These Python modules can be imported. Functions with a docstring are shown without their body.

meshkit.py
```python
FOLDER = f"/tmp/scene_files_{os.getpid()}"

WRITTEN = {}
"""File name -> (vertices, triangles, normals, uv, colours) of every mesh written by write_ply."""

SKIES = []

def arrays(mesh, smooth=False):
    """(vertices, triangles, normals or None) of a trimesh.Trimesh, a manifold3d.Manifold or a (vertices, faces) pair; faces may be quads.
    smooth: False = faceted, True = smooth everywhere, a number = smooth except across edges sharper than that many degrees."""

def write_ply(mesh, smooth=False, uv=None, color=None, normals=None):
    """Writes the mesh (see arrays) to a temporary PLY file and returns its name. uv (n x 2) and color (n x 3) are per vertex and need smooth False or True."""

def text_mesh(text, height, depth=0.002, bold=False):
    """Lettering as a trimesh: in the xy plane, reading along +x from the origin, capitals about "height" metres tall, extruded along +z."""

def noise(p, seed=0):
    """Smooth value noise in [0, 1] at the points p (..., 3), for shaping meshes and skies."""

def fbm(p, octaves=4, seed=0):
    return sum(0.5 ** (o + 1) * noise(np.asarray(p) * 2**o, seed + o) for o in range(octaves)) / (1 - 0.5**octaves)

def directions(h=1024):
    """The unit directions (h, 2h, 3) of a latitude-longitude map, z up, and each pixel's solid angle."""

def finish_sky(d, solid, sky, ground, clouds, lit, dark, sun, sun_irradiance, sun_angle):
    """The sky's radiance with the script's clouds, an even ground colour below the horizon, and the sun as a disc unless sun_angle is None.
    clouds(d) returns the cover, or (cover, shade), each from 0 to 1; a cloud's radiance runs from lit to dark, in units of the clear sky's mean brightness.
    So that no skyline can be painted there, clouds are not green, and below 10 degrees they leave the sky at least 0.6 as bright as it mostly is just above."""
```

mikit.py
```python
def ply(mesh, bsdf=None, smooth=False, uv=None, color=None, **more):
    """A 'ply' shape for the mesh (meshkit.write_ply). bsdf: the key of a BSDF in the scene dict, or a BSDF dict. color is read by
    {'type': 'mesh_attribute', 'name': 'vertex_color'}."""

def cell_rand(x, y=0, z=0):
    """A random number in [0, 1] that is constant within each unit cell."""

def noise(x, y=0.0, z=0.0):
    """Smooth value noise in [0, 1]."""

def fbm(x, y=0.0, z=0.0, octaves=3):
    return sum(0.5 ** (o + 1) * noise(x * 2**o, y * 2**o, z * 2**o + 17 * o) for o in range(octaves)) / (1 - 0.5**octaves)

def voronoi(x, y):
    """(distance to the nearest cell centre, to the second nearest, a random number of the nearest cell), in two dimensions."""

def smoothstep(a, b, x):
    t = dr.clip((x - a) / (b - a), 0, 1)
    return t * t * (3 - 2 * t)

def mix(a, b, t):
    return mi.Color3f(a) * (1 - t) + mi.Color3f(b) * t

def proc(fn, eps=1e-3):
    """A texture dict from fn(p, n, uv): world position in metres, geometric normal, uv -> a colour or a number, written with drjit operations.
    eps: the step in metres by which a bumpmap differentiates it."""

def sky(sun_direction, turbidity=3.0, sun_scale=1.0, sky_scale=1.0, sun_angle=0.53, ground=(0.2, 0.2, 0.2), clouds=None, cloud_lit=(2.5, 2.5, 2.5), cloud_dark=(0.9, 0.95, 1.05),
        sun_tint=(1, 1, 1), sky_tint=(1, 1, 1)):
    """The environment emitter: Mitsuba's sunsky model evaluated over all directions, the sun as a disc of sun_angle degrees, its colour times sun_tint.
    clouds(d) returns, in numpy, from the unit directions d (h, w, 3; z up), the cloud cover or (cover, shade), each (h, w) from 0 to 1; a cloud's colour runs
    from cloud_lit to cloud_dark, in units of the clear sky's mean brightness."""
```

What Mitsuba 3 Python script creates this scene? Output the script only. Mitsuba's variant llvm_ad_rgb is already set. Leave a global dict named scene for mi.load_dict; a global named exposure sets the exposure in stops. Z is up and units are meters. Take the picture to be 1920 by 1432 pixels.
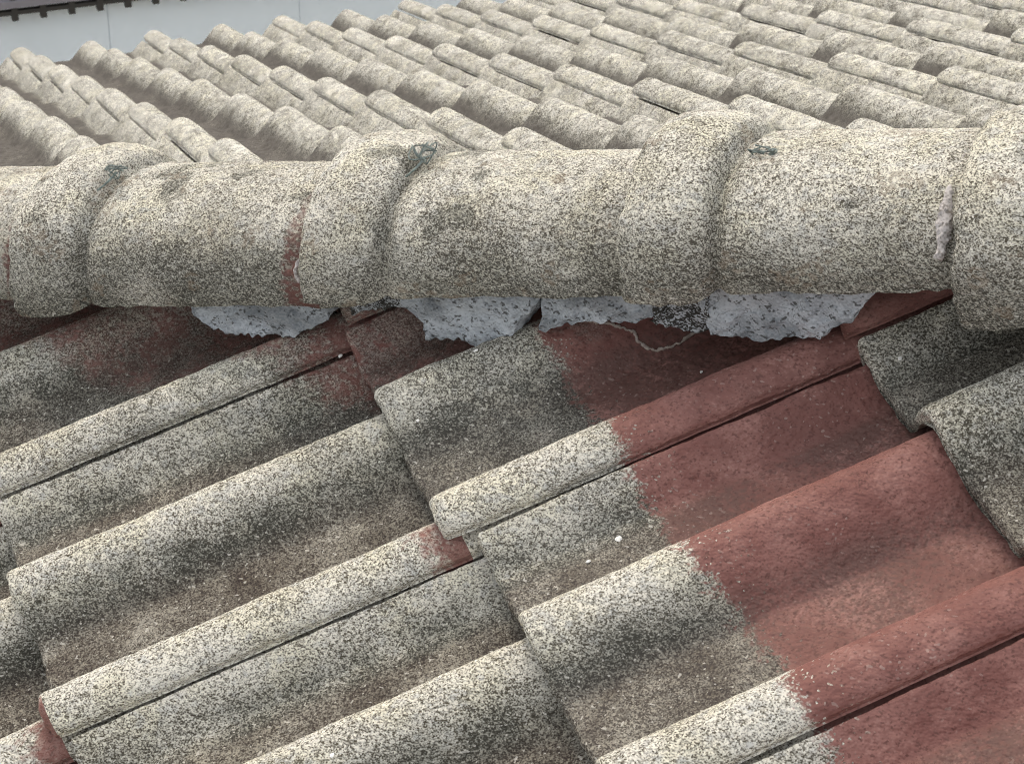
import math
import numpy as np, trimesh, mitsuba as mi, drjit as dr
import mikit, meshkit
from mikit import noise, fbm, smoothstep, mix

T = mi.ScalarTransform4f
scene, labels = {"type": "scene"}, {}

# ------------------------------------------------------------------ camera, sky, exposure
CAM = np.array([0.8208, -1.4115, 0.9310])
FWD = np.array([-0.34888, 0.76893, -0.53576])
UP = np.array([-0.23987, 0.47936, 0.84420])
scene["camera"] = {"type": "thinlens", "fov": 25.98, "fov_axis": "x", "near_clip": 0.05, "far_clip": 400.0,
                   "aperture_radius": 0.0009, "focus_distance": 1.72,
                   "to_world": T().look_at(origin=CAM.tolist(), target=(CAM + FWD).tolist(), up=UP.tolist())}
def overcast(d):
    """An even overcast, brighter overhead than at the horizon."""
    return np.ones(d.shape[:2]), 1 - np.clip(d[..., 2], 0, 1)**0.9
scene["sky"] = mikit.sky((-0.46, 0.50, 0.74), turbidity=3, sun_scale=0.22, sun_angle=28, sun_tint=(0.95, 0.985, 1.03), clouds=overcast,
                         cloud_lit=(1.80, 1.85, 1.92), cloud_dark=(1.20, 1.24, 1.29))
exposure = 2.85

# ------------------------------------------------------------------ the two roof planes
PITCH, GAUGE, W = 0.34459, 0.31352, 0.30
TF, SB, TB = 0.08304, -3.26749, -0.15423
TILT = 0.0242
c, sn, q2 = math.cos(PITCH), math.sin(PITCH), math.sqrt(0.5)
UF, VF, NF = np.array([c*q2, c*q2, sn]), np.array([q2, -q2, 0]), np.array([-sn*q2, -sn*q2, c])
UB, VB, NB = np.array([c*q2, -c*q2, sn]), np.array([q2, q2, 0]), np.array([-sn*q2, sn*q2, c])
HIP = np.array([1, 0, 0.25379]); HIP = HIP/np.linalg.norm(HIP)
HUP = np.cross(HIP, [0, 1, 0])

def front(s, t, h): return np.multiply.outer(s, UF) + np.multiply.outer(t + TF, VF) + np.multiply.outer(h, NF)

# ------------------------------------------------------------------ materials
def dot(p, a): return p.x*float(a[0]) + p.y*float(a[1]) + p.z*float(a[2])

def speckle(p):
    """Fine grain of the lichen crust and slow variation, both about 0..1."""
    fine = 0.68*noise(p.x*1150, p.y*1150, p.z*1150) + 0.26*noise(p.x*560 + 7, p.y*560, p.z*560) + 0.06*noise(p.x*200, p.y*200 + 3, p.z*200)
    slow = fbm(p.x*26, p.y*26, p.z*26, 3)
    return fine, slow

def crust(p, pan, moss_shade, far=0.0):
    """Colour of the lichen crust: pale granules over gaps dark with painted micro-shade; pans hold brown dirt, mossy parts darken and green, both with shade painted in."""
    fine, slow = speckle(p)
    hue = noise(p.x*38 + 5, p.y*38, p.z*38)
    v = fine + 0.22*(slow - 0.5) - 0.06*pan - 0.095*moss_shade
    if far: v = v + far*(noise(p.x*210, p.y*210 + 5, p.z*210) - 0.5) + 0.6*far*(noise(p.x*95, p.y*95 + 5, p.z*95) - 0.5)
    g = smoothstep(0.20, 0.75, v)
    pale = mix((0.70, 0.670, 0.590), (0.705, 0.668, 0.550), smoothstep(0.35, 0.75, hue))
    pale = mix(pale, (0.50, 0.50, 0.48), smoothstep(0.55, 0.85, noise(p.x*170, p.y*170 + 31, p.z*170))*0.6)
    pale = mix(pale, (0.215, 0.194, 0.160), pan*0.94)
    pale = mix(pale, (0.31, 0.305, 0.265), moss_shade*0.8)
    gap = mix((0.080, 0.069, 0.050), (0.045, 0.036, 0.030), pan)  # micro-shade between the granules, put into the colour
    gap = mix(gap, (0.042, 0.041, 0.033), moss_shade*0.85)
    fleck = smoothstep(0.83, 0.88, noise(p.x*430 + 17, p.y*430, p.z*430))
    return mix(mix(gap, pale, g), (0.66, 0.63, 0.57), fleck*0.5)

def red_concrete(p, dust):
    """Bare red tile body with dark pores, pinkish bloom and brown dirt."""
    a = noise(p.x*480, p.y*480, p.z*480)
    b = fbm(p.x*40, p.y*40, p.z*40, 3)
    d = fbm(p.x*13 + 4, p.y*13, p.z*13, 3)
    fine = 0.6*noise(p.x*760 + 9, p.y*760, p.z*760) + 0.4*noise(p.x*330, p.y*330 + 4, p.z*330)
    col = mix((0.192, 0.078, 0.066), (0.260, 0.120, 0.102), smoothstep(0.3, 0.7, b))
    col = mix(col, (0.112, 0.064, 0.055), (0.30 + 0.55*smoothstep(0.26, 0.66, d + 0.45*(a - 0.5)))*dust)
    col = mix(col, (0.34, 0.185, 0.160), smoothstep(0.52, 0.80, 0.55*fine + 0.45*b)*0.6)
    col = mix(col, (0.085, 0.036, 0.030), smoothstep(0.55, 0.26, fine)*0.0 + (1 - smoothstep(0.26, 0.42, fine))*0.55)
    pale = smoothstep(0.80, 0.86, noise(p.x*420 + 3, p.y*420, p.z*420))*smoothstep(0.5, 0.7, d)
    return mix(col, (0.46, 0.38, 0.34), pale*0.3)

def phase(t):
    x = t/W
    return (x - dr.floor(x))*W

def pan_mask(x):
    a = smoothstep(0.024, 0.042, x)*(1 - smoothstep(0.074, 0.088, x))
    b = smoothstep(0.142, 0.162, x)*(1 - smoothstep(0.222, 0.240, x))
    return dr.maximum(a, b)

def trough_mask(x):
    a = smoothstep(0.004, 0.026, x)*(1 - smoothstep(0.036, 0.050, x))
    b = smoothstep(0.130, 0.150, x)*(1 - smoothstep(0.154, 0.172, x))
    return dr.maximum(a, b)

def tile_tone(s, t):
    """Each tile weathers a little differently."""
    return mikit.cell_rand(dr.floor(s/GAUGE + 0.01), dr.floor(t/W), 3)

def front_fields(p):
    s, t = dot(p, UF), dot(p, VF) - TF
    x = phase(t)
    return s, t, x

def front_base(p, red):
    s, t, x = front_fields(p)
    n = fbm(p.x*45, p.y*45, p.z*45, 3)
    pan, moss_shade = pan_mask(x)*(0.6 + 0.8*n), trough_mask(x)*(0.45 + 0.55*smoothstep(0.30, 0.6, n))  # troughs and lower flanks: mossy growth plus roll shade painted in
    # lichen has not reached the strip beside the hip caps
    moss_shade = dr.maximum(moss_shade, 0.6*smoothstep(-0.24, -0.12, p.y + 0.10*(n - 0.5))*smoothstep(0.35, 0.6, n + 0.1))
    col = crust(p, pan, moss_shade)
    hip = smoothstep(-0.22, -0.10, p.y)
    return mix(col, red_concrete(p, dr.minimum(0.10 + 0.85*pan_mask(x) + 0.5*hip*n, 1.0)), red*(1 - 0.55*hip*smoothstep(0.40, 0.62, n + 0.25*(noise(p.x*500, p.y*500, p.z*500) - 0.5))*(1 - smoothstep(0.10, 0.16, t))))

def edge_noise(p, k=1.0):
    return (noise(p.x*420, p.y*420, p.z*420) - 0.5)*0.016*k + (noise(p.x*120, p.y*120, p.z*120) - 0.5)*0.016*k + (noise(p.x*34, p.y*34, p.z*34) - 0.5)*0.02*k

def tile_front(p, n, uv):
    s, t, x = front_fields(p)
    e = edge_noise(p)
    near_hip = 0.85*smoothstep(-0.103, -0.080, p.y + 0.8*e)*(1 - smoothstep(0.04, 0.07, t))*(0.55 + 0.45*smoothstep(0.3, 0.6, noise(p.x*300, p.y*300, p.z*300)))
    cs = s/GAUGE + 0.01
    ls = (cs - dr.floor(cs))*GAUGE
    strip = smoothstep(GAUGE - 0.036, GAUGE - 0.012, ls + 1.2*e)*smoothstep(0.255, 0.275, x)*0.9
    under = smoothstep(0.300, 0.306, s)*smoothstep(0.225, 0.232, t)*(1 - smoothstep(0.298, 0.300, t))*0.95
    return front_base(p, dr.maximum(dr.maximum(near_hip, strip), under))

def tile_exposed(p, n, uv):
    """Tiles whose upper half was covered until the tile above moved: clean and red above a ragged line."""
    s, t, x = front_fields(p)
    e = edge_noise(p, 0.75)
    lim = 0.126 + 0.008*smoothstep(0.10, 0.20, x)*(1 - smoothstep(0.24, 0.27, x))
    red = smoothstep(lim - 0.007, lim + 0.005, s + e + 0.012*(noise(p.x*800, p.y*800, p.z*800) - 0.5))
    island = 0.85*smoothstep(0.79, 0.85, noise(p.x*480, p.y*480 + 3, p.z*480) + 0.1*(noise(p.x*900, p.y*900, p.z*900) - 0.5))*(1 - smoothstep(lim + 0.004, lim + 0.045, s))
    red = red*(1 - island)
    hip = smoothstep(-0.100, -0.085, p.y + e)*(1 - smoothstep(0.05, 0.08, t))
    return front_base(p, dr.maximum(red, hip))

def tile_back(p, n, uv):
    t = 0.272 - (dot(p, VB) - TB)
    x = phase(t)
    f = fbm(p.x*30, p.y*30, p.z*30, 3)
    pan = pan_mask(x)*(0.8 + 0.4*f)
    grime_shade = mix((0.060, 0.054, 0.048), (0.14, 0.127, 0.115), noise(p.x*210, p.y*210, p.z*210))  # back pans: washed-in dirt with the soft shade between rolls painted in
    r = tile_tone(dot(p, UB) - SB, t)
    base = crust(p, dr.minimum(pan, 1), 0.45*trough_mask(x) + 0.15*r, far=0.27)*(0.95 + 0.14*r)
    base = mix(base, mi.Color3f(mi.luminance(base)), 0.15)
    return mix(base, grime_shade, pan_mask(x)*(0.62 + 0.38*smoothstep(0.3, 0.65, f)))

STARTS = [-1.08, -0.81, -0.53, -0.243, 0.054, 0.333, 0.582, 0.85, 1.12, 1.39]
def cap_colour(p, n, uv):
    f = fbm(p.x*17, p.y*17, p.z*17, 3)
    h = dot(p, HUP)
    low = 1 - smoothstep(0.03, 0.105, h + 0.07*(f - 0.5))      # lower skirts darkened: denser mossy growth plus painted shade
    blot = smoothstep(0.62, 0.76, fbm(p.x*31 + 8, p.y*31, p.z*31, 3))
    moss_shade = dr.maximum(0.92*low*smoothstep(0.15, 0.55, f), 0.8*blot)
    a = dot(p, HIP)
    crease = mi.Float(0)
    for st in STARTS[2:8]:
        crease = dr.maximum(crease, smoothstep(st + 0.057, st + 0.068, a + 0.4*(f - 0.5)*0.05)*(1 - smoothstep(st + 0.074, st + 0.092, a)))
    moss_shade = dr.maximum(moss_shade, crease*(0.35 + 0.6*smoothstep(0.35, 0.6, f))*(0.45 + 0.55*low))
    col = crust(p, 0.45*low, moss_shade)
    rust = smoothstep(0.66, 0.75, noise(p.x*44, p.y*44 + 13, p.z*44))*smoothstep(0.5, 0.6, noise(p.x*300, p.y*300, p.z*300))
    col = mix(col, (0.17, 0.125, 0.085), rust*0.4)
    # bare red-brown collar seams just downslope of two collars
    e = edge_noise(p, 0.6)
    lowy = 1 - smoothstep(0.055, 0.11, h + 2*e)
    seam = smoothstep(-0.020, -0.015, a - STARTS[4] + e + 0.009*lowy)*(1 - smoothstep(0.001, 0.003, a - STARTS[4]))*(0.3 + 0.7*lowy)
    seam = dr.maximum(seam, smoothstep(-0.015, -0.010, a - STARTS[3] + 0.6*e)*(1 - smoothstep(0.001, 0.003, a - STARTS[3])))
    return mix(col, red_concrete(p, 0.9)*0.8, seam*(0.35 + 0.6*smoothstep(0.35, 0.6, noise(p.x*330, p.y*330, p.z*330))))

def mortar_colour(p, n, uv):
    a, b = noise(p.x*700, p.y*700, p.z*700), fbm(p.x*60, p.y*60, p.z*60, 3)
    e = noise(p.x*260, p.y*260, p.z*260)
    col = mix((0.33, 0.36, 0.39), (0.49, 0.52, 0.55), smoothstep(0.3, 0.7, 0.5*a + 0.5*b))
    ridge = dr.abs(fbm(p.x*70 + 3, p.y*70, p.z*70, 3) - 0.5)
    col = col*(0.62 + 0.38*smoothstep(0.30, 0.58, fbm(p.x*42, p.y*42 + 9, p.z*42, 3)))
    crack = (1 - smoothstep(0.004, 0.016, ridge))*smoothstep(0.55, 0.70, noise(p.x*50, p.y*50, p.z*50 + 4))
    top = smoothstep(0.045, 0.085, dot(p, HUP) + 0.05*(b - 0.5))
    pores = smoothstep(0.56, 0.76, 0.5*noise(p.x*640, p.y*640, p.z*640 + 5) + 0.5*e + 0.26*top)
    return mix(col, (0.045, 0.045, 0.044), dr.maximum(crack*0.55, pores*0.85))

def dark_mortar(p, n, uv):
    a, b = noise(p.x*900, p.y*900, p.z*900), fbm(p.x*150, p.y*150, p.z*150, 3)
    return mix((0.035, 0.034, 0.030), (0.38, 0.40, 0.42), smoothstep(0.44, 0.62, 0.5*a + 0.5*b))

def grain(p, n, uv):
    return 0.45*noise(p.x*900, p.y*900, p.z*900) + 0.35*noise(p.x*470, p.y*470, p.z*470) + 0.35*noise(p.x*200, p.y*200, p.z*200)

def wall_colour(p, n, uv):
    w = fbm(p.x*1.1, p.y*1.1, p.z*1.1, 4)
    f = noise(p.x*160, p.y*160, p.z*160)
    d = fbm(p.x*5, p.y*5, p.z*0.7, 3)
    return mix((0.76, 0.835, 0.89), (0.80, 0.87, 0.915), w*0.7 + 0.3*f)*(1 - 0.06*smoothstep(0.5, 0.8, d))

def pebble(p, n, uv):
    return 0.45*noise(p.x*760, p.y*760, p.z*760) + 0.65*noise(p.x*290, p.y*290, p.z*290) + 0.35*noise(p.x*130, p.y*130, p.z*130)

def proc_bsdf(fn, rough=0.95, bump=None, spec=0.25, relief=grain):
    b = {"type": "principled", "base_color": mikit.proc(fn), "roughness": rough, "specular": spec}
    if bump: b = {"type": "bumpmap", "arbitrary": mikit.proc(relief, eps=0.0006), "scale": bump, "bsdf": b}
    return {"type": "twosided", "bsdf": b}

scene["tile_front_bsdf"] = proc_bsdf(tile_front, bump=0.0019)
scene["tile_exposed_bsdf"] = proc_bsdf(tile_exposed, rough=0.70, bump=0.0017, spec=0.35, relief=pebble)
scene["tile_back_bsdf"] = proc_bsdf(tile_back, bump=0.0019)
scene["cap_bsdf"] = proc_bsdf(cap_colour, bump=0.0020)
scene["mortar_bsdf"] = proc_bsdf(mortar_colour, bump=0.0022)
scene["dark_mortar_bsdf"] = proc_bsdf(dark_mortar, bump=0.001)
scene["pink_mortar_bsdf"] = proc_bsdf(lambda p, n, uv: mix((0.20, 0.18, 0.165), (0.50, 0.465, 0.45), smoothstep(0.25, 0.6, 0.5*fbm(p.x*160, p.y*160, p.z*160, 3) + 0.5*noise(p.x*700, p.y*700, p.z*700))), bump=0.0016)
scene["smear_bsdf"] = proc_bsdf(lambda p, n, uv: mix((0.28, 0.22, 0.19), (0.50, 0.46, 0.41), noise(p.x*500, p.y*500, p.z*500)))
scene["wall_bsdf"] = proc_bsdf(wall_colour, rough=0.6)
scene["ground_bsdf"] = proc_bsdf(lambda p, n, uv: mix((0.27, 0.265, 0.255), (0.36, 0.35, 0.33), fbm(p.x*1.5, p.y*1.5, 0, 4)))
def plain(rgb, rough=0.7, **k): return {"type": "twosided", "bsdf": {"type": "principled", "base_color": {"type": "rgb", "value": list(rgb)}, "roughness": rough, **k}}
scene["felt_bsdf"] = plain((0.03, 0.028, 0.026), 0.95)
scene["render_bsdf"] = plain((0.5, 0.48, 0.44), 0.9)
scene["rail_bsdf"] = plain((0.035, 0.033, 0.030), 0.55)
scene["shade_and_core_bsdf"] = plain((0.23, 0.215, 0.235), 0.8)  # purple-grey for the wall core and the painted shade behind the rail
scene["chip_bsdf"] = plain((0.78, 0.77, 0.74), 0.7)
scene["wire_bsdf"] = proc_bsdf(lambda p, n, uv: mix((0.025, 0.033, 0.030), (0.24, 0.29, 0.27), noise(p.x*420, p.y*420, p.z*420)), rough=0.5, spec=0.5)

# ------------------------------------------------------------------ helpers
def add(key, mesh, bsdf, label=None, smooth=True, **props):
    k, i = key, 0
    while k in scene:
        i += 1; k = f"{key}_{i:03d}"
    scene[k] = mikit.ply(mesh, bsdf, smooth=smooth)
    if label or props:
        labels[k] = {**({"label": label} if label else {}), **props}
    return k

def grid_faces(a, b, flip=False):
    i = np.arange(a*b).reshape(a, b)
    f = np.stack([i[:-1, :-1], i[1:, :-1], i[1:, 1:], i[:-1, 1:]], -1).reshape(-1, 4)
    if flip: f = f[:, ::-1]
    return np.vstack([f[:, [0, 1, 2]], f[:, [0, 2, 3]]])

def join(parts):
    V, F, o = [], [], 0
    for v, f in parts:
        V.append(v); F.append(f + o); o += len(v)
    return trimesh.Trimesh(np.vstack(V), np.vstack(F), process=False)

def box(sx, sy, sz, at=(0, 0, 0)):
    m = trimesh.creation.box((sx, sy, sz)); m.apply_translation(at); return m

def extrude(poly, d):
    from shapely.geometry import Polygon
    return trimesh.creation.extrude_polygon(Polygon(poly), d, engine="earcut")

# ------------------------------------------------------------------ the tile
def roll(t, at, h, wl, wr):
    x = np.where(t < at, (at - t)/wl, (t - at)/wr)
    return h*np.where(x < 1, 0.5*(1 + np.cos(np.pi*np.clip(x, 0, 1))), 0)**0.70

def lap_roll(t): return roll(t, 0.272, 0.044, 0.050, 0.064)
def shoulder(t): return lap_roll(t + 0.3) - 0.004
def profile(t):
    """Height of a tile's face: the shoulder of the neighbour's lap roll, a plain roll, the lap roll; pans lie between."""
    r = np.maximum(np.maximum(np.where(t < 0.10, shoulder(t), 0), roll(t, 0.117, 0.0385, 0.046, 0.053)), np.where(t > 0.15, lap_roll(t), 0))
    return r - np.where(t < 0, 0.019, 0) - np.where((t >= 0) & (t < 0.004), 0.004 - np.sqrt(np.maximum(0.004**2 - (0.004 - t)**2, 0)), 0)
HJ = float(shoulder(np.array(0.0)))
THICK = 0.0145
def circ(d, r):
    d = np.clip(d, 0, r)
    return r - np.sqrt(np.maximum(r*r - (r - d)**2, 0))

def tile_mesh(ns, nt, place, seed, rough=1.0, lip=0.2964, rnd=0.016, ds=0, dt=0, rot=0, dh=0):
    """One double-roll interlocking tile: s runs up the slope, t across, h out of the roof. place(s, t, h) puts it in the world."""
    rng = np.random.default_rng(seed)
    off = rng.uniform(-50, 50, 3)
    length = GAUGE + 0.055
    sg = np.concatenate([np.array([0, 0.0008, 0.002, 0.0035, 0.0055, 0.008]), np.linspace(0.011, length, ns)])
    tg = np.concatenate([[-0.014, -0.007, -0.0004, 0.0, 0.0008, 0.002, 0.0036], np.linspace(0.0056, 0.290, nt), lip - np.array([0.0034, 0.0016, 0.0006, 0])])
    S, TT = np.meshgrid(sg, tg, indexing="ij")
    k = 1 - circ(S, rnd)/rnd*0.85
    T2 = np.where(TT > 0.282, 0.282 + (TT - 0.282)*k, TT)
    base = profile(TT) - HJ - TILT*S/GAUGE
    r_end = 0.0055 + 0.38*(rnd - 0.001)*np.clip((TT - 0.25)/0.03, 0, 1)
    d = np.clip(S, 0, None)
    drop = np.where(d < r_end, r_end - np.sqrt(np.maximum(r_end**2 - (r_end - d)**2, 0)), 0)
    drop = drop + np.where(lip - TT < 0.005, 0.005 - np.sqrt(np.maximum(0.005**2 - (0.005 - (lip - TT))**2, 0)), 0)*0.8
    top = base - drop
    P3 = np.stack([S, TT, 0*S], -1) + off
    bump = (meshkit.noise(P3*260, 1) - 0.5)*0.0011*rough + (meshkit.noise(P3*110, 2) - 0.5)*0.0011*rough + (meshkit.noise(P3*26, 3) - 0.5)*0.0022
    top = top + bump
    edge = np.exp(-S/0.006)
    jag = ((meshkit.noise(P3*210, 5) - 0.5)*0.0024 + (meshkit.noise(P3*60, 6) - 0.5)*0.0042)*rough
    Sj = S + jag*edge
    Tj = T2 + (meshkit.noise(P3*180, 7) - 0.5)*0.0016*np.clip((TT - 0.285)/0.015, 0, 1)*rough
    bot = base - THICK
    bot = np.where(TT > 0.262, np.maximum(bot, base - THICK + 0.0055*np.clip((TT - 0.262)/0.02, 0, 1)), bot)
    bot = np.minimum(bot, top - 0.003)
    def put(s, t, h):
        a = t - 0.15
        s2, t2 = s + ds - rot*a, t + dt
        return place(s2.ravel(), t2.ravel(), (h + dh).ravel())
    a, b = S.shape
    parts = [(put(Sj, Tj, top), grid_faces(a, b))]
    n = 5
    w = np.linspace(0, 1, n)[:, None]
    # butt face, with a little relief, then the covering lip's edge, the left edge and the head
    hb = top[0]*(1 - w) + bot[0]*w
    rel = (meshkit.noise(np.stack([hb*0 + tg, hb, 0*hb], -1)*np.array([300, 300, 1]) + off, 9) - 0.5)*0.0022*np.sin(np.pi*w)*rough
    parts.append((put(Sj[0] + 0*hb + 0.002*w + rel, Tj[0] + 0*hb, hb), grid_faces(n, b, True)))
    hl = top[:, -1]*(1 - w) + bot[:, -1]*w
    parts.append((put(Sj[:, -1] + 0*hl, Tj[:, -1] - 0.0015*w + 0*hl, hl), grid_faces(n, a, False)))
    for sl, fl in (((slice(None), 0), True), ((-1, slice(None)), False)):
        w2 = np.array([0, 1.0])[:, None]
        hh = top[sl]*(1 - w2) + bot[sl]*w2
        parts.append((put(Sj[sl] + 0*hh, Tj[sl] + 0*hh, hh), grid_faces(2, hh.shape[1], fl)))
    i, j = np.unique(np.r_[np.arange(0, a, 6), a - 1]), np.unique(np.r_[np.arange(0, b, 3), b - 1])
    ix = np.ix_(i, j)
    parts.append((put(Sj[ix], Tj[ix], bot[ix]), grid_faces(len(i), len(j), True)))
    return join(parts)

def clip_hip(m, sign, at=0.0):
    y = m.vertices[:, 1]*sign
    if y.min() >= at: return m
    if y.max() <= at + 0.01: return None
    m = trimesh.intersections.slice_mesh_plane(m, [0, sign, 0], [0, sign*at, 0], cap=False)
    return None if m is None or len(m.faces) == 0 else m

# ------------------------------------------------------------------ the roof
slab = lambda u0, u1, t0, t1, U, V, N, h: trimesh.convex.convex_hull(np.array([s*U + t*V + k*N for s in (u0, u1) for t in (t0, t1) for k in (h - 0.01, h)]))
under = clip_hip(slab(-2.2, 2.6, -3.2, 4.2, UF, VF, NF, -0.075), -1, 0.0)
add("tiled_roof__front_slope", under, "felt_bsdf", smooth=False)
under = clip_hip(slab(SB + 0.03, 3.0, -5.0, 7.0, UB, VB, NB, -0.105), 1, 0.0)
add("tiled_roof__back_slope", under, "felt_bsdf", smooth=False)
labels["tiled_roof"] = {"label": "weathered double-roll tile roof crusted with pale lichen, a row of hip caps across it", "category": "roof", "kind": "thing"}

tweak = {(0, 0): dict(ds=-0.010, rot=0.035), (0, 1): dict(ds=0.0, rot=0.03), (-1, 0): dict(ds=-0.006, rot=0.015), (1, 1): dict(ds=-0.004, rot=0.02)}
rngF = np.random.default_rng(11)
for j in (4, 3, 2, 1, 0, -1, -2, -3, -4):
    for k in range(-7, 7):
        sd = 1000 + 40*(j + 5) + k + 10
        r = rngF.uniform(-1, 1, 3)
        tw = tweak.get((j, k), dict(ds=0.004*r[0], rot=0.012*r[1]))
        tw = dict(tw, dt=0.0005*r[2])
        near = (j, k) in ((-1, -1), (-1, 0), (-1, 1), (-1, -2), (0, 0), (0, 1), (0, -1), (0, 2), (1, 1), (1, 2), (1, 0), (-2, 0), (-2, -1), (-2, 1))
        # skip what cannot reach the frame or its surroundings
        mid = front(np.array(j*GAUGE + 0.16), np.array(k*W + 0.15), np.array(0.0))
        if mid[1] > 0.32 or mid[1] < -1.25 or mid[0] < -1.6 or mid[0] > 1.75: continue
        pl = lambda s, t, h, j=j, k=k: front(s + j*GAUGE, t + k*W, h)
        ns, nt = (150, 128) if near else (46, 64)
        red = j == 0 and k >= 0
        m = tile_mesh(ns, nt, pl, sd, rough=0.85 if red else 1.0, **tw)
        m = clip_hip(m, -1, -0.045)
        if m is None: continue
        lab = None
        if (j, k) == (0, 0): lab = "tile beneath the mortar, its upper half bare red, lower half lichen grey"
        if (j, k) == (0, 1): lab = "largest bare red tile, grey lichen only on its lower half"
        add("tiled_roof__front_slope__roof_tile", m, "tile_exposed_bsdf" if red else "tile_front_bsdf", lab)

rngB = np.random.default_rng(5)
for j in range(0, 15):
    for k in range(-3, 12):
        r = rngB.uniform(-1, 1, 4)
        mid = (SB + (j + 0.5)*GAUGE)*UB + (TB + (k + 0.4)*W)*VB
        if mid[1] < -0.3 or mid[0] > 1.9 + 0.25*mid[1] or mid[0] < -3.6 or mid[1] > 4.2: continue
        def pl(s, t, h, j=j, k=k):
            return np.multiply.outer(s + SB + j*GAUGE, UB) + np.multiply.outer(TB + k*W + 0.272 - t, VB) + np.multiply.outer(h + HJ - 0.044, NB)
        near = mid[1] < 1.0
        m = tile_mesh(*((70, 72) if near else (34, 52)), pl, 7000 + 20*j + k, lip=0.2978, rnd=0.007, ds=0.005*r[0], rot=0.014*r[1], dh=0.002*r[2], dt=0.0012*r[3])
        m = trimesh.Trimesh(m.vertices, m.faces[:, ::-1], process=False)
        m = clip_hip(m, 1, 0.012)
        if m is None: continue
        add("tiled_roof__back_slope__roof_tile", m, "tile_back_bsdf")

# ------------------------------------------------------------------ hip caps
A0, B0, Z0 = 0.095, 0.072, 0.030
def cap_point(a, phi, out, z0=Z0, dy=0.0):
    """a along the hip, phi from the +y side (0) over the top (90) to the -y side (180 degrees)."""
    ca, sa = np.cos(phi), np.sin(phi)
    y, z = (A0 + out)*np.sign(ca)*np.abs(ca)**0.92, (B0 + out)*sa
    return np.multiply.outer(a, HIP) + np.multiply.outer(y + dy, [0, 1, 0]) + np.multiply.outer(z + z0*HUP[2], HUP)

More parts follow.
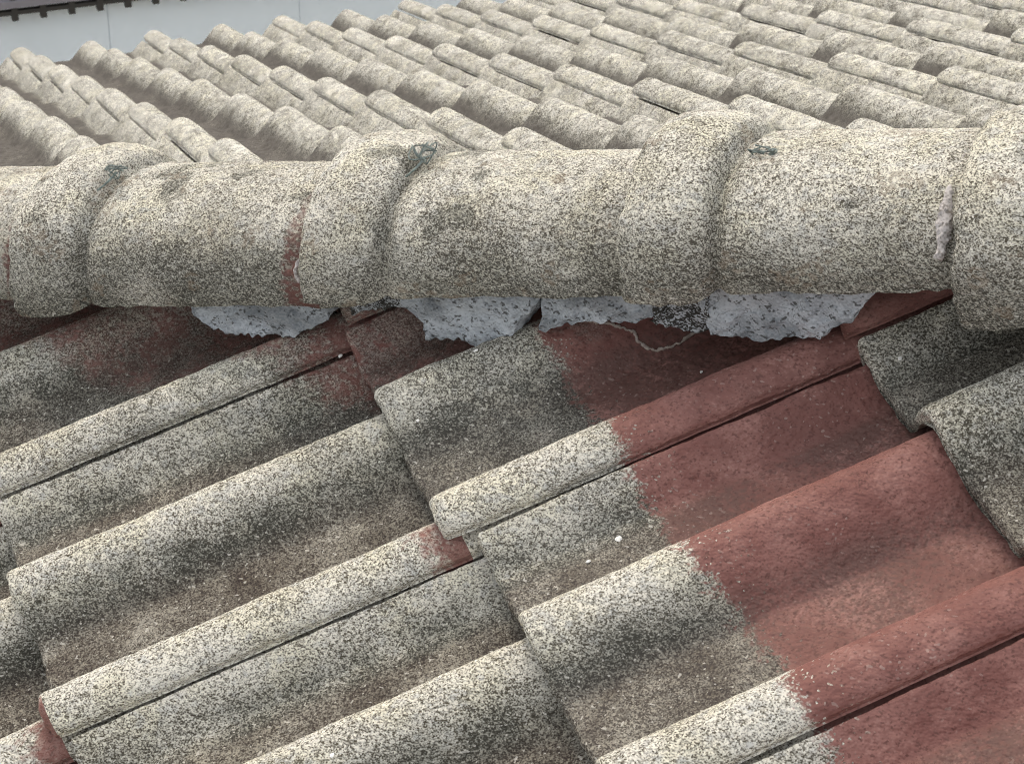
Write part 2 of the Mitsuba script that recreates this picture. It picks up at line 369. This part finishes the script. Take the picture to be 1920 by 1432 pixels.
def collar(u):
    r = 0.006
    front_round = np.where(u < r, r - np.sqrt(np.maximum(r*r - (r - np.clip(u, 0, r))**2, 0)), 0)
    x = (u - 0.027)/0.041
    bulge = 0.0165*np.sqrt(np.clip(1 - x*x, 0, 1))
    dip = -0.006*np.exp(-((u - 0.0700)/0.0055)**2)
    return bulge + dip - front_round*1.1

def cap_mesh(a0, length, seed, dz=0.0, dy=0.0, yaw=0.0, end=186, fine=True):
    rng = np.random.default_rng(seed); off = rng.uniform(-40, 40, 3)
    nu, nphi = (150, 170) if fine else (60, 70)
    ug = np.concatenate([[0, 0.0006, 0.0018, 0.0036, 0.006], np.linspace(0.009, length, nu)])
    pg = np.radians(np.linspace(180 - end, end, nphi))
    U, PH = np.meshgrid(ug, pg, indexing="ij")
    P3 = np.stack([U, 0.1*np.cos(PH), 0.1*np.sin(PH)], -1) + off
    out = collar(U) - 0.006*U/length
    out = out + (meshkit.noise(P3*250, 1) - 0.5)*0.0012 + (meshkit.noise(P3*90, 2) - 0.5)*0.0016 + (meshkit.noise(P3*32, 3) - 0.5)*np.where(U < 0.075, 0.0042, 0.0016)
    tip = np.abs(PH - np.pi/2)/np.pi*180
    rag = (meshkit.noise(P3*120, 5) - 0.5)*0.05 + (meshkit.noise(P3*35, 6) - 0.5)*0.07
    PH2 = np.pi/2 + (PH - np.pi/2)*(1 + rag*np.clip((tip - 80)/24, 0, 1))
    jag = ((meshkit.noise(P3*150, 7) - 0.5)*0.004 + (meshkit.noise(P3*40, 8) - 0.5)*0.004)*np.exp(-U/0.008)
    def pt(u, ph, o):
        return cap_point((u + a0).ravel(), ph.ravel(), o.ravel(), dy=0) + np.multiply.outer((dy + yaw*u).ravel(), [0, 1, 0]) + dz*HUP
    inner = np.minimum(-0.014 + 0.012*(U < 0.06), out - 0.006)
    a, b = U.shape
    parts = [(pt(U + jag, PH2, out), grid_faces(a, b))]
    w = np.linspace(0, 1, 4)[:, None]
    for sl, fl in (((0, slice(None)), True), ((-1, slice(None)), False), ((slice(None), 0), True), ((slice(None), -1), False)):
        o = out[sl]*(1 - w) + inner[sl]*w
        parts.append((pt((U + jag)[sl] + 0*o, PH2[sl] + 0*o, o), grid_faces(4, o.shape[1], fl)))
    i, j = np.unique(np.r_[np.arange(0, a, 5), a - 1]), np.unique(np.r_[np.arange(0, b, 5), b - 1])
    ix = np.ix_(i, j)
    parts.append((pt((U + jag)[ix], PH2[ix], inner[ix]), grid_faces(len(i), len(j), True)))
    return join(parts)

starts = STARTS
shape = {3: dict(dz=-0.003, dy=0.002, end=187), 4: dict(dz=0.001, end=180), 5: dict(dz=0.0105, dy=0.001, end=184), 6: dict(dz=0.006, dy=-0.002, end=190)}
cap_label = {}
cap_keys = {}
for i in range(len(starts) - 1):
    L = starts[i + 1] - starts[i] + 0.045
    key = add("tiled_roof__hip_cap", cap_mesh(starts[i], L, 300 + i, fine=i in (2, 3, 4, 5, 6), **shape.get(i, {})), "cap_bsdf")
    cap_keys[i] = key

for a0 in (-1.35, -1.62, -1.89, -2.16):
    add("tiled_roof__hip_cap", cap_mesh(a0, 0.315, 330 + int(-a0*10), fine=False), "cap_bsdf")

def tube(path, radius, sides=7, seed=None, jitter=0.0):
    path = np.asarray(path, float); n = len(path)
    rad = np.broadcast_to(radius, n).astype(float)
    tan = np.gradient(path, axis=0); tan /= np.linalg.norm(tan, axis=1, keepdims=True) + 1e-12
    ref = np.array([0.3, 0.2, 0.93]); V = []
    for p, t, r in zip(path, tan, rad):
        a = np.cross(t, ref); a /= np.linalg.norm(a) + 1e-9; b = np.cross(t, a)
        ang = np.arange(sides)/sides*2*np.pi
        V.append(p + r*(np.cos(ang)[:, None]*a + np.sin(ang)[:, None]*b))
    V = np.vstack(V); F = []
    for i in range(n - 1):
        for k in range(sides):
            k2 = (k + 1) % sides
            F += [[i*sides + k, i*sides + k2, (i + 1)*sides + k2], [i*sides + k, (i + 1)*sides + k2, (i + 1)*sides + k]]
    V = np.vstack([V, path[:1], path[-1:]]); e = len(V)
    for k in range(sides):
        k2 = (k + 1) % sides
        F += [[k2, k, e - 2], [(n - 1)*sides + k, (n - 1)*sides + k2, e - 1]]
    if jitter: V = V + (np.stack([meshkit.noise(V*300, 21 + q) for q in range(3)], -1) - 0.5)*jitter
    return trimesh.Trimesh(V, np.array(F), process=False)

def smooth_path(pts, n):
    from scipy.interpolate import CubicSpline
    pts = np.asarray(pts, float)
    return CubicSpline(np.linspace(0, 1, len(pts)), pts)(np.linspace(0, 1, n))

# twisted tie wires poking out behind three collars
for i, (phi, seed, spread) in {3: (99, 1, 0.010), 4: (92, 2, 0.014), 5: (96, 3, 0.011)}.items():
    rng = np.random.default_rng(seed)
    base = cap_point(np.array([starts[i] + (0.09 if i == 5 else 0.080)]), np.array([math.radians(phi)]), np.array([0.002]))[0] + 0.004*HUP
    ms = []
    for w in range(3):
        pts = [base - 0.004*HUP]
        for q in range(5):
            pts.append(base + (rng.uniform(-1, 1)*spread)*HIP + rng.uniform(-0.7, 0.7)*spread*np.array([0, 1, 0]) + rng.uniform(0.001, 0.013 if i == 4 else 0.008)*HUP)
        ms.append(tube(smooth_path(pts, 40), 0.00060, 6))
    pts = [base + 0.002*HUP, base - 0.006*HIP*0.5 + np.array([0, -0.010, -0.002]), base - 0.008*HIP + np.array([0, -0.020, -0.006])]
    ms.append(tube(smooth_path(pts, 14), np.linspace(0.0014, 0.0008, 14), 6))
    add(cap_keys[i] + "__wire_tie", trimesh.util.concatenate(ms), "wire_bsdf")

# smeared mortar seam down the edge of the collar on the right
ph = np.radians(np.linspace(66, 156, 60))
o = np.linspace(0.001, 0.003, 60)
pa = cap_point(starts[6] - 0.0075 + 0.002*np.sin(np.linspace(0, 9, 60)) - 0.006*np.linspace(0, 1, 60)**2, ph, o)
rad = 0.0018 + 0.0010*meshkit.noise(np.stack([np.linspace(0, 7, 60)]*3, -1), 3) + 0.0028*np.exp(-((np.linspace(0, 1, 60) - 0.8)/0.16)**2)
add(cap_keys[6] + "__mortar_seam", tube(pa, rad, 12, jitter=0.004), "pink_mortar_bsdf")
pa = cap_point(starts[4] - 0.003 + 0.002*np.sin(np.linspace(0, 7, 30)), np.radians(np.linspace(148, 168, 30)), np.linspace(0.003, 0.006, 30))
add(cap_keys[4] + "__mortar_seam", tube(pa, np.linspace(0.0008, 0.0024, 30), 10, jitter=0.002), "pink_mortar_bsdf")

# ------------------------------------------------------------------ mortar bedding between caps and tiles
def bed(poly, seed, y0=-0.071, depth=0.05, bsdf="mortar_bsdf", label=None, lean=-0.05):
    m = extrude(poly, depth)
    v, f = trimesh.remesh.subdivide_to_size(m.vertices, m.faces, 0.003, max_iter=9)
    m = trimesh.Trimesh(v, f, process=False); m.merge_vertices()
    v = m.vertices.copy(); x, z, d = v[:, 0], v[:, 1], v[:, 2]
    P = np.stack([x, z, d], -1)
    x2 = x + (meshkit.noise(P*130, seed) - 0.5)*0.0035 + (meshkit.noise(P*55, seed + 3) - 0.5)*0.008
    z2 = z + (meshkit.noise(P*240, seed + 1) - 0.5)*0.0045 + (meshkit.noise(P*55, seed + 4) - 0.5)*0.008
    zm = z.mean()
    y = y0 + d + lean*(z - zm) + (meshkit.fbm(P*70, 3, seed + 2) - 0.5)*0.012 + (meshkit.noise(P*400, seed + 5) - 0.5)*0.0012
    m.vertices = np.stack([x2, y, z2], -1)
    return add("tiled_roof__mortar_bed", m, bsdf, label, smooth=40)

bed([(-0.088, -0.0133), (-0.0738, 0.020), (0.0537, 0.050), (0.0532, 0.0217), (0.047, 0.0101), (0.0062, -0.0187), (-0.0348, -0.0274), (-0.0657, -0.028), (-0.0808, -0.0217)], 1)
bed([(0.1128, 0.0449), (0.1154, 0.075), (0.2336, 0.105), (0.234, 0.084), (0.2277, 0.0635), (0.2169, 0.0453), (0.2034, 0.026), (0.1712, 0.018), (0.1385, 0.017), (0.1221, 0.0352)], 11)
bed([(0.2371, 0.107), (0.3109, 0.126), (0.3290, 0.1014), (0.3250, 0.0850), (0.2869, 0.0690), (0.2652, 0.0620), (0.2478, 0.0540), (0.2368, 0.0520)], 21)
bed([(0.3606, 0.138), (0.4936, 0.172), (0.4912, 0.1515), (0.4744, 0.1243), (0.456, 0.104), (0.4322, 0.098), (0.4123, 0.092), (0.3755, 0.086), (0.3581, 0.1052)], 31)
bed([(0.318, 0.122), (0.3668, 0.137), (0.3733, 0.0860), (0.3464, 0.0800), (0.3253, 0.0801)], 41, y0=-0.069, bsdf="dark_mortar_bsdf", label="crumbled dark mossy mortar under the collar")
bed([(0.055, 0.050), (0.119, 0.064), (0.1174, 0.0413), (0.0959, 0.0321), (0.0668, 0.0184)], 51, y0=-0.067, bsdf="dark_mortar_bsdf")
# thin trail of lime smeared on the red tile
pts = np.array([(0.1622, 0.1387), (0.1774, 0.1576), (0.1853, 0.1764), (0.1844, 0.1943), (0.1929, 0.2108), (0.207, 0.2145), (0.2263, 0.2117)])
def settle(s, t, h, lift=0.0006):
    """From a point near the front slope, back towards the eye until it lies on the tile face."""
    X = front(np.array(s), np.array(t), np.array(h)); ray = CAM - X; ray /= np.linalg.norm(ray)
    for w in np.linspace(-0.09, 0.09, 700)[::-1]:
        Q = X + w*ray
        qs, qt, qh = Q @ UF, Q @ VF - TF, Q @ NF
        j = math.floor((qs + 0.008)/GAUGE)
        if qh < profile(np.array([qt % W]))[0] - HJ - TILT*(qs - j*GAUGE)/GAUGE + lift: break
    return Q
pp = smooth_path(pts, 90)
pp = pp + (np.stack([meshkit.noise(np.stack([np.linspace(0, 22, 90)]*3, -1), 5), meshkit.noise(np.stack([np.linspace(0, 22, 90)]*3, -1), 6)], -1) - 0.5)*0.004
pw = np.array([settle(a, b, 0.0) for a, b in pp])
add("tiled_roof__lime_trail", tube(pw, 0.0005 + 0.0013*meshkit.noise(np.stack([np.linspace(0, 30, 90)]*3, -1), 8), 6, jitter=0.002), "smear_bsdf")

# ------------------------------------------------------------------ loose chips
chips = [(0.0914, 0.3547, 0.0042, "largest white chip, lying in the pan of the tile left of the red area"),
         (0.2135, 0.232, 0.0022, "tiny white chip on the dark red pan just below the mortar"),
         (0.0804, 0.0814, 0.0026, "small white chip under the broken lower edge of the middle mortar slab"),
         (-0.0153, 0.0048, 0.0030, "small pale chip caught in the joint beside the red tile corner"),
         (0.0649, 0.361, 0.0028, "small pale chip a little below the largest white chip"),
         (0.0124, 0.1293, 0.0024, "small pale chip on the crest of the tile under the mortar"),
         (0.3348, 0.3196, 0.0028, "small white chip on the grey tile at the right edge of the red area"),
         (-0.1499, 0.4158, 0.0030, "white chip at the very bottom of the view on a lichened crest")]
rng = np.random.default_rng(4)
for s, t, r, lab in chips:
    r *= 0.72
    m = trimesh.creation.icosphere(subdivisions=1, radius=1)
    v = m.vertices*np.array([r, r*rng.uniform(0.6, 0.9), r*0.45])*rng.uniform(0.7, 1.15, (len(m.vertices), 1))
    a = rng.uniform(0, 6.3); ca, sa = math.cos(a), math.sin(a)
    v = v @ np.array([[ca, -sa, 0], [sa, ca, 0], [0, 0, 1]])
    Q = settle(s, t, -0.02)
    m.vertices = Q + v[:, :1]*UF + v[:, 1:2]*VF + v[:, 2:]*NF
    add("white_chip", m, "chip_bsdf", lab, smooth=False, category="chip")

# ------------------------------------------------------------------ beyond the eaves: pale wall with a railing foot
E0 = np.array([-2.17464, 2.17464, -1.1038])
OUTW = np.array([-q2, q2, 0])
WD = 2.0
def wall_box(v0, v1, z0, z1, d0, d1):
    return trimesh.convex.convex_hull(np.array([np.array([E0[0], E0[1], 0]) + v*VB + d*OUTW + np.array([0, 0, z]) for v in (v0, v1) for z in (z0, z1) for d in (d0, d1)]))
labels["pale_wall"] = {"label": "smooth pale blue-grey wall beyond the far eaves, thin vertical seams between panels", "category": "wall", "kind": "thing"}
edges = [0.675 + 0.632*i for i in range(-7, 9)]
for a, b in zip(edges[:-1], edges[1:]):
    add("pale_wall__panel", wall_box(a + 0.0008, b - 0.0008, -5.2, -1.3, WD, WD + 0.06), "wall_bsdf", smooth=False)
add("pale_wall__core", wall_box(edges[0], edges[-1], -5.2, -1.31, WD + 0.062, WD + 0.2), "shade_and_core_bsdf", smooth=False)
labels["metal_railing"] = {"label": "dark metal railing across the pale wall, its bar ends hanging below the bottom rail", "category": "railing"}
add("metal_railing__rail", wall_box(-3.4, 5.6, -1.849, -1.836, WD - 0.05, WD - 0.03), "rail_bsdf", smooth=False)
add("metal_railing__shade_strip", wall_box(-3.4, 5.6, -1.822, -1.80, WD - 0.06, WD - 0.002), "shade_and_core_bsdf", smooth=False)  # box standing in for the shaded strip of wall behind the rail
for i in range(-30, 40):
    v = 0.378 + 0.0893*i
    m = wall_box(v - 0.010, v + 0.010, -1.868, -1.35, WD - 0.052, WD - 0.027)
    add("metal_railing__bar", m, "rail_bsdf", smooth=False)
# house walls under the eaves and the ground below
hw = np.array([E0[0], E0[1], 0])
add("house_wall", trimesh.util.concatenate([wall_box(-3.2, 6.8, -5.2, -1.33, -0.55, -0.35)]), "render_bsdf", "plain rendered house wall under the eaves of the tile roof", smooth=False, category="wall", kind="thing")
add("ground", trimesh.Trimesh(np.array([[-150, -150, -5.2], [150, -150, -5.2], [150, 150, -5.2], [-150, 150, -5.2]]), np.array([[0, 1, 2], [0, 2, 3]]), process=False), "ground_bsdf", "plain grey paving far below the roof", smooth=False, kind="structure")
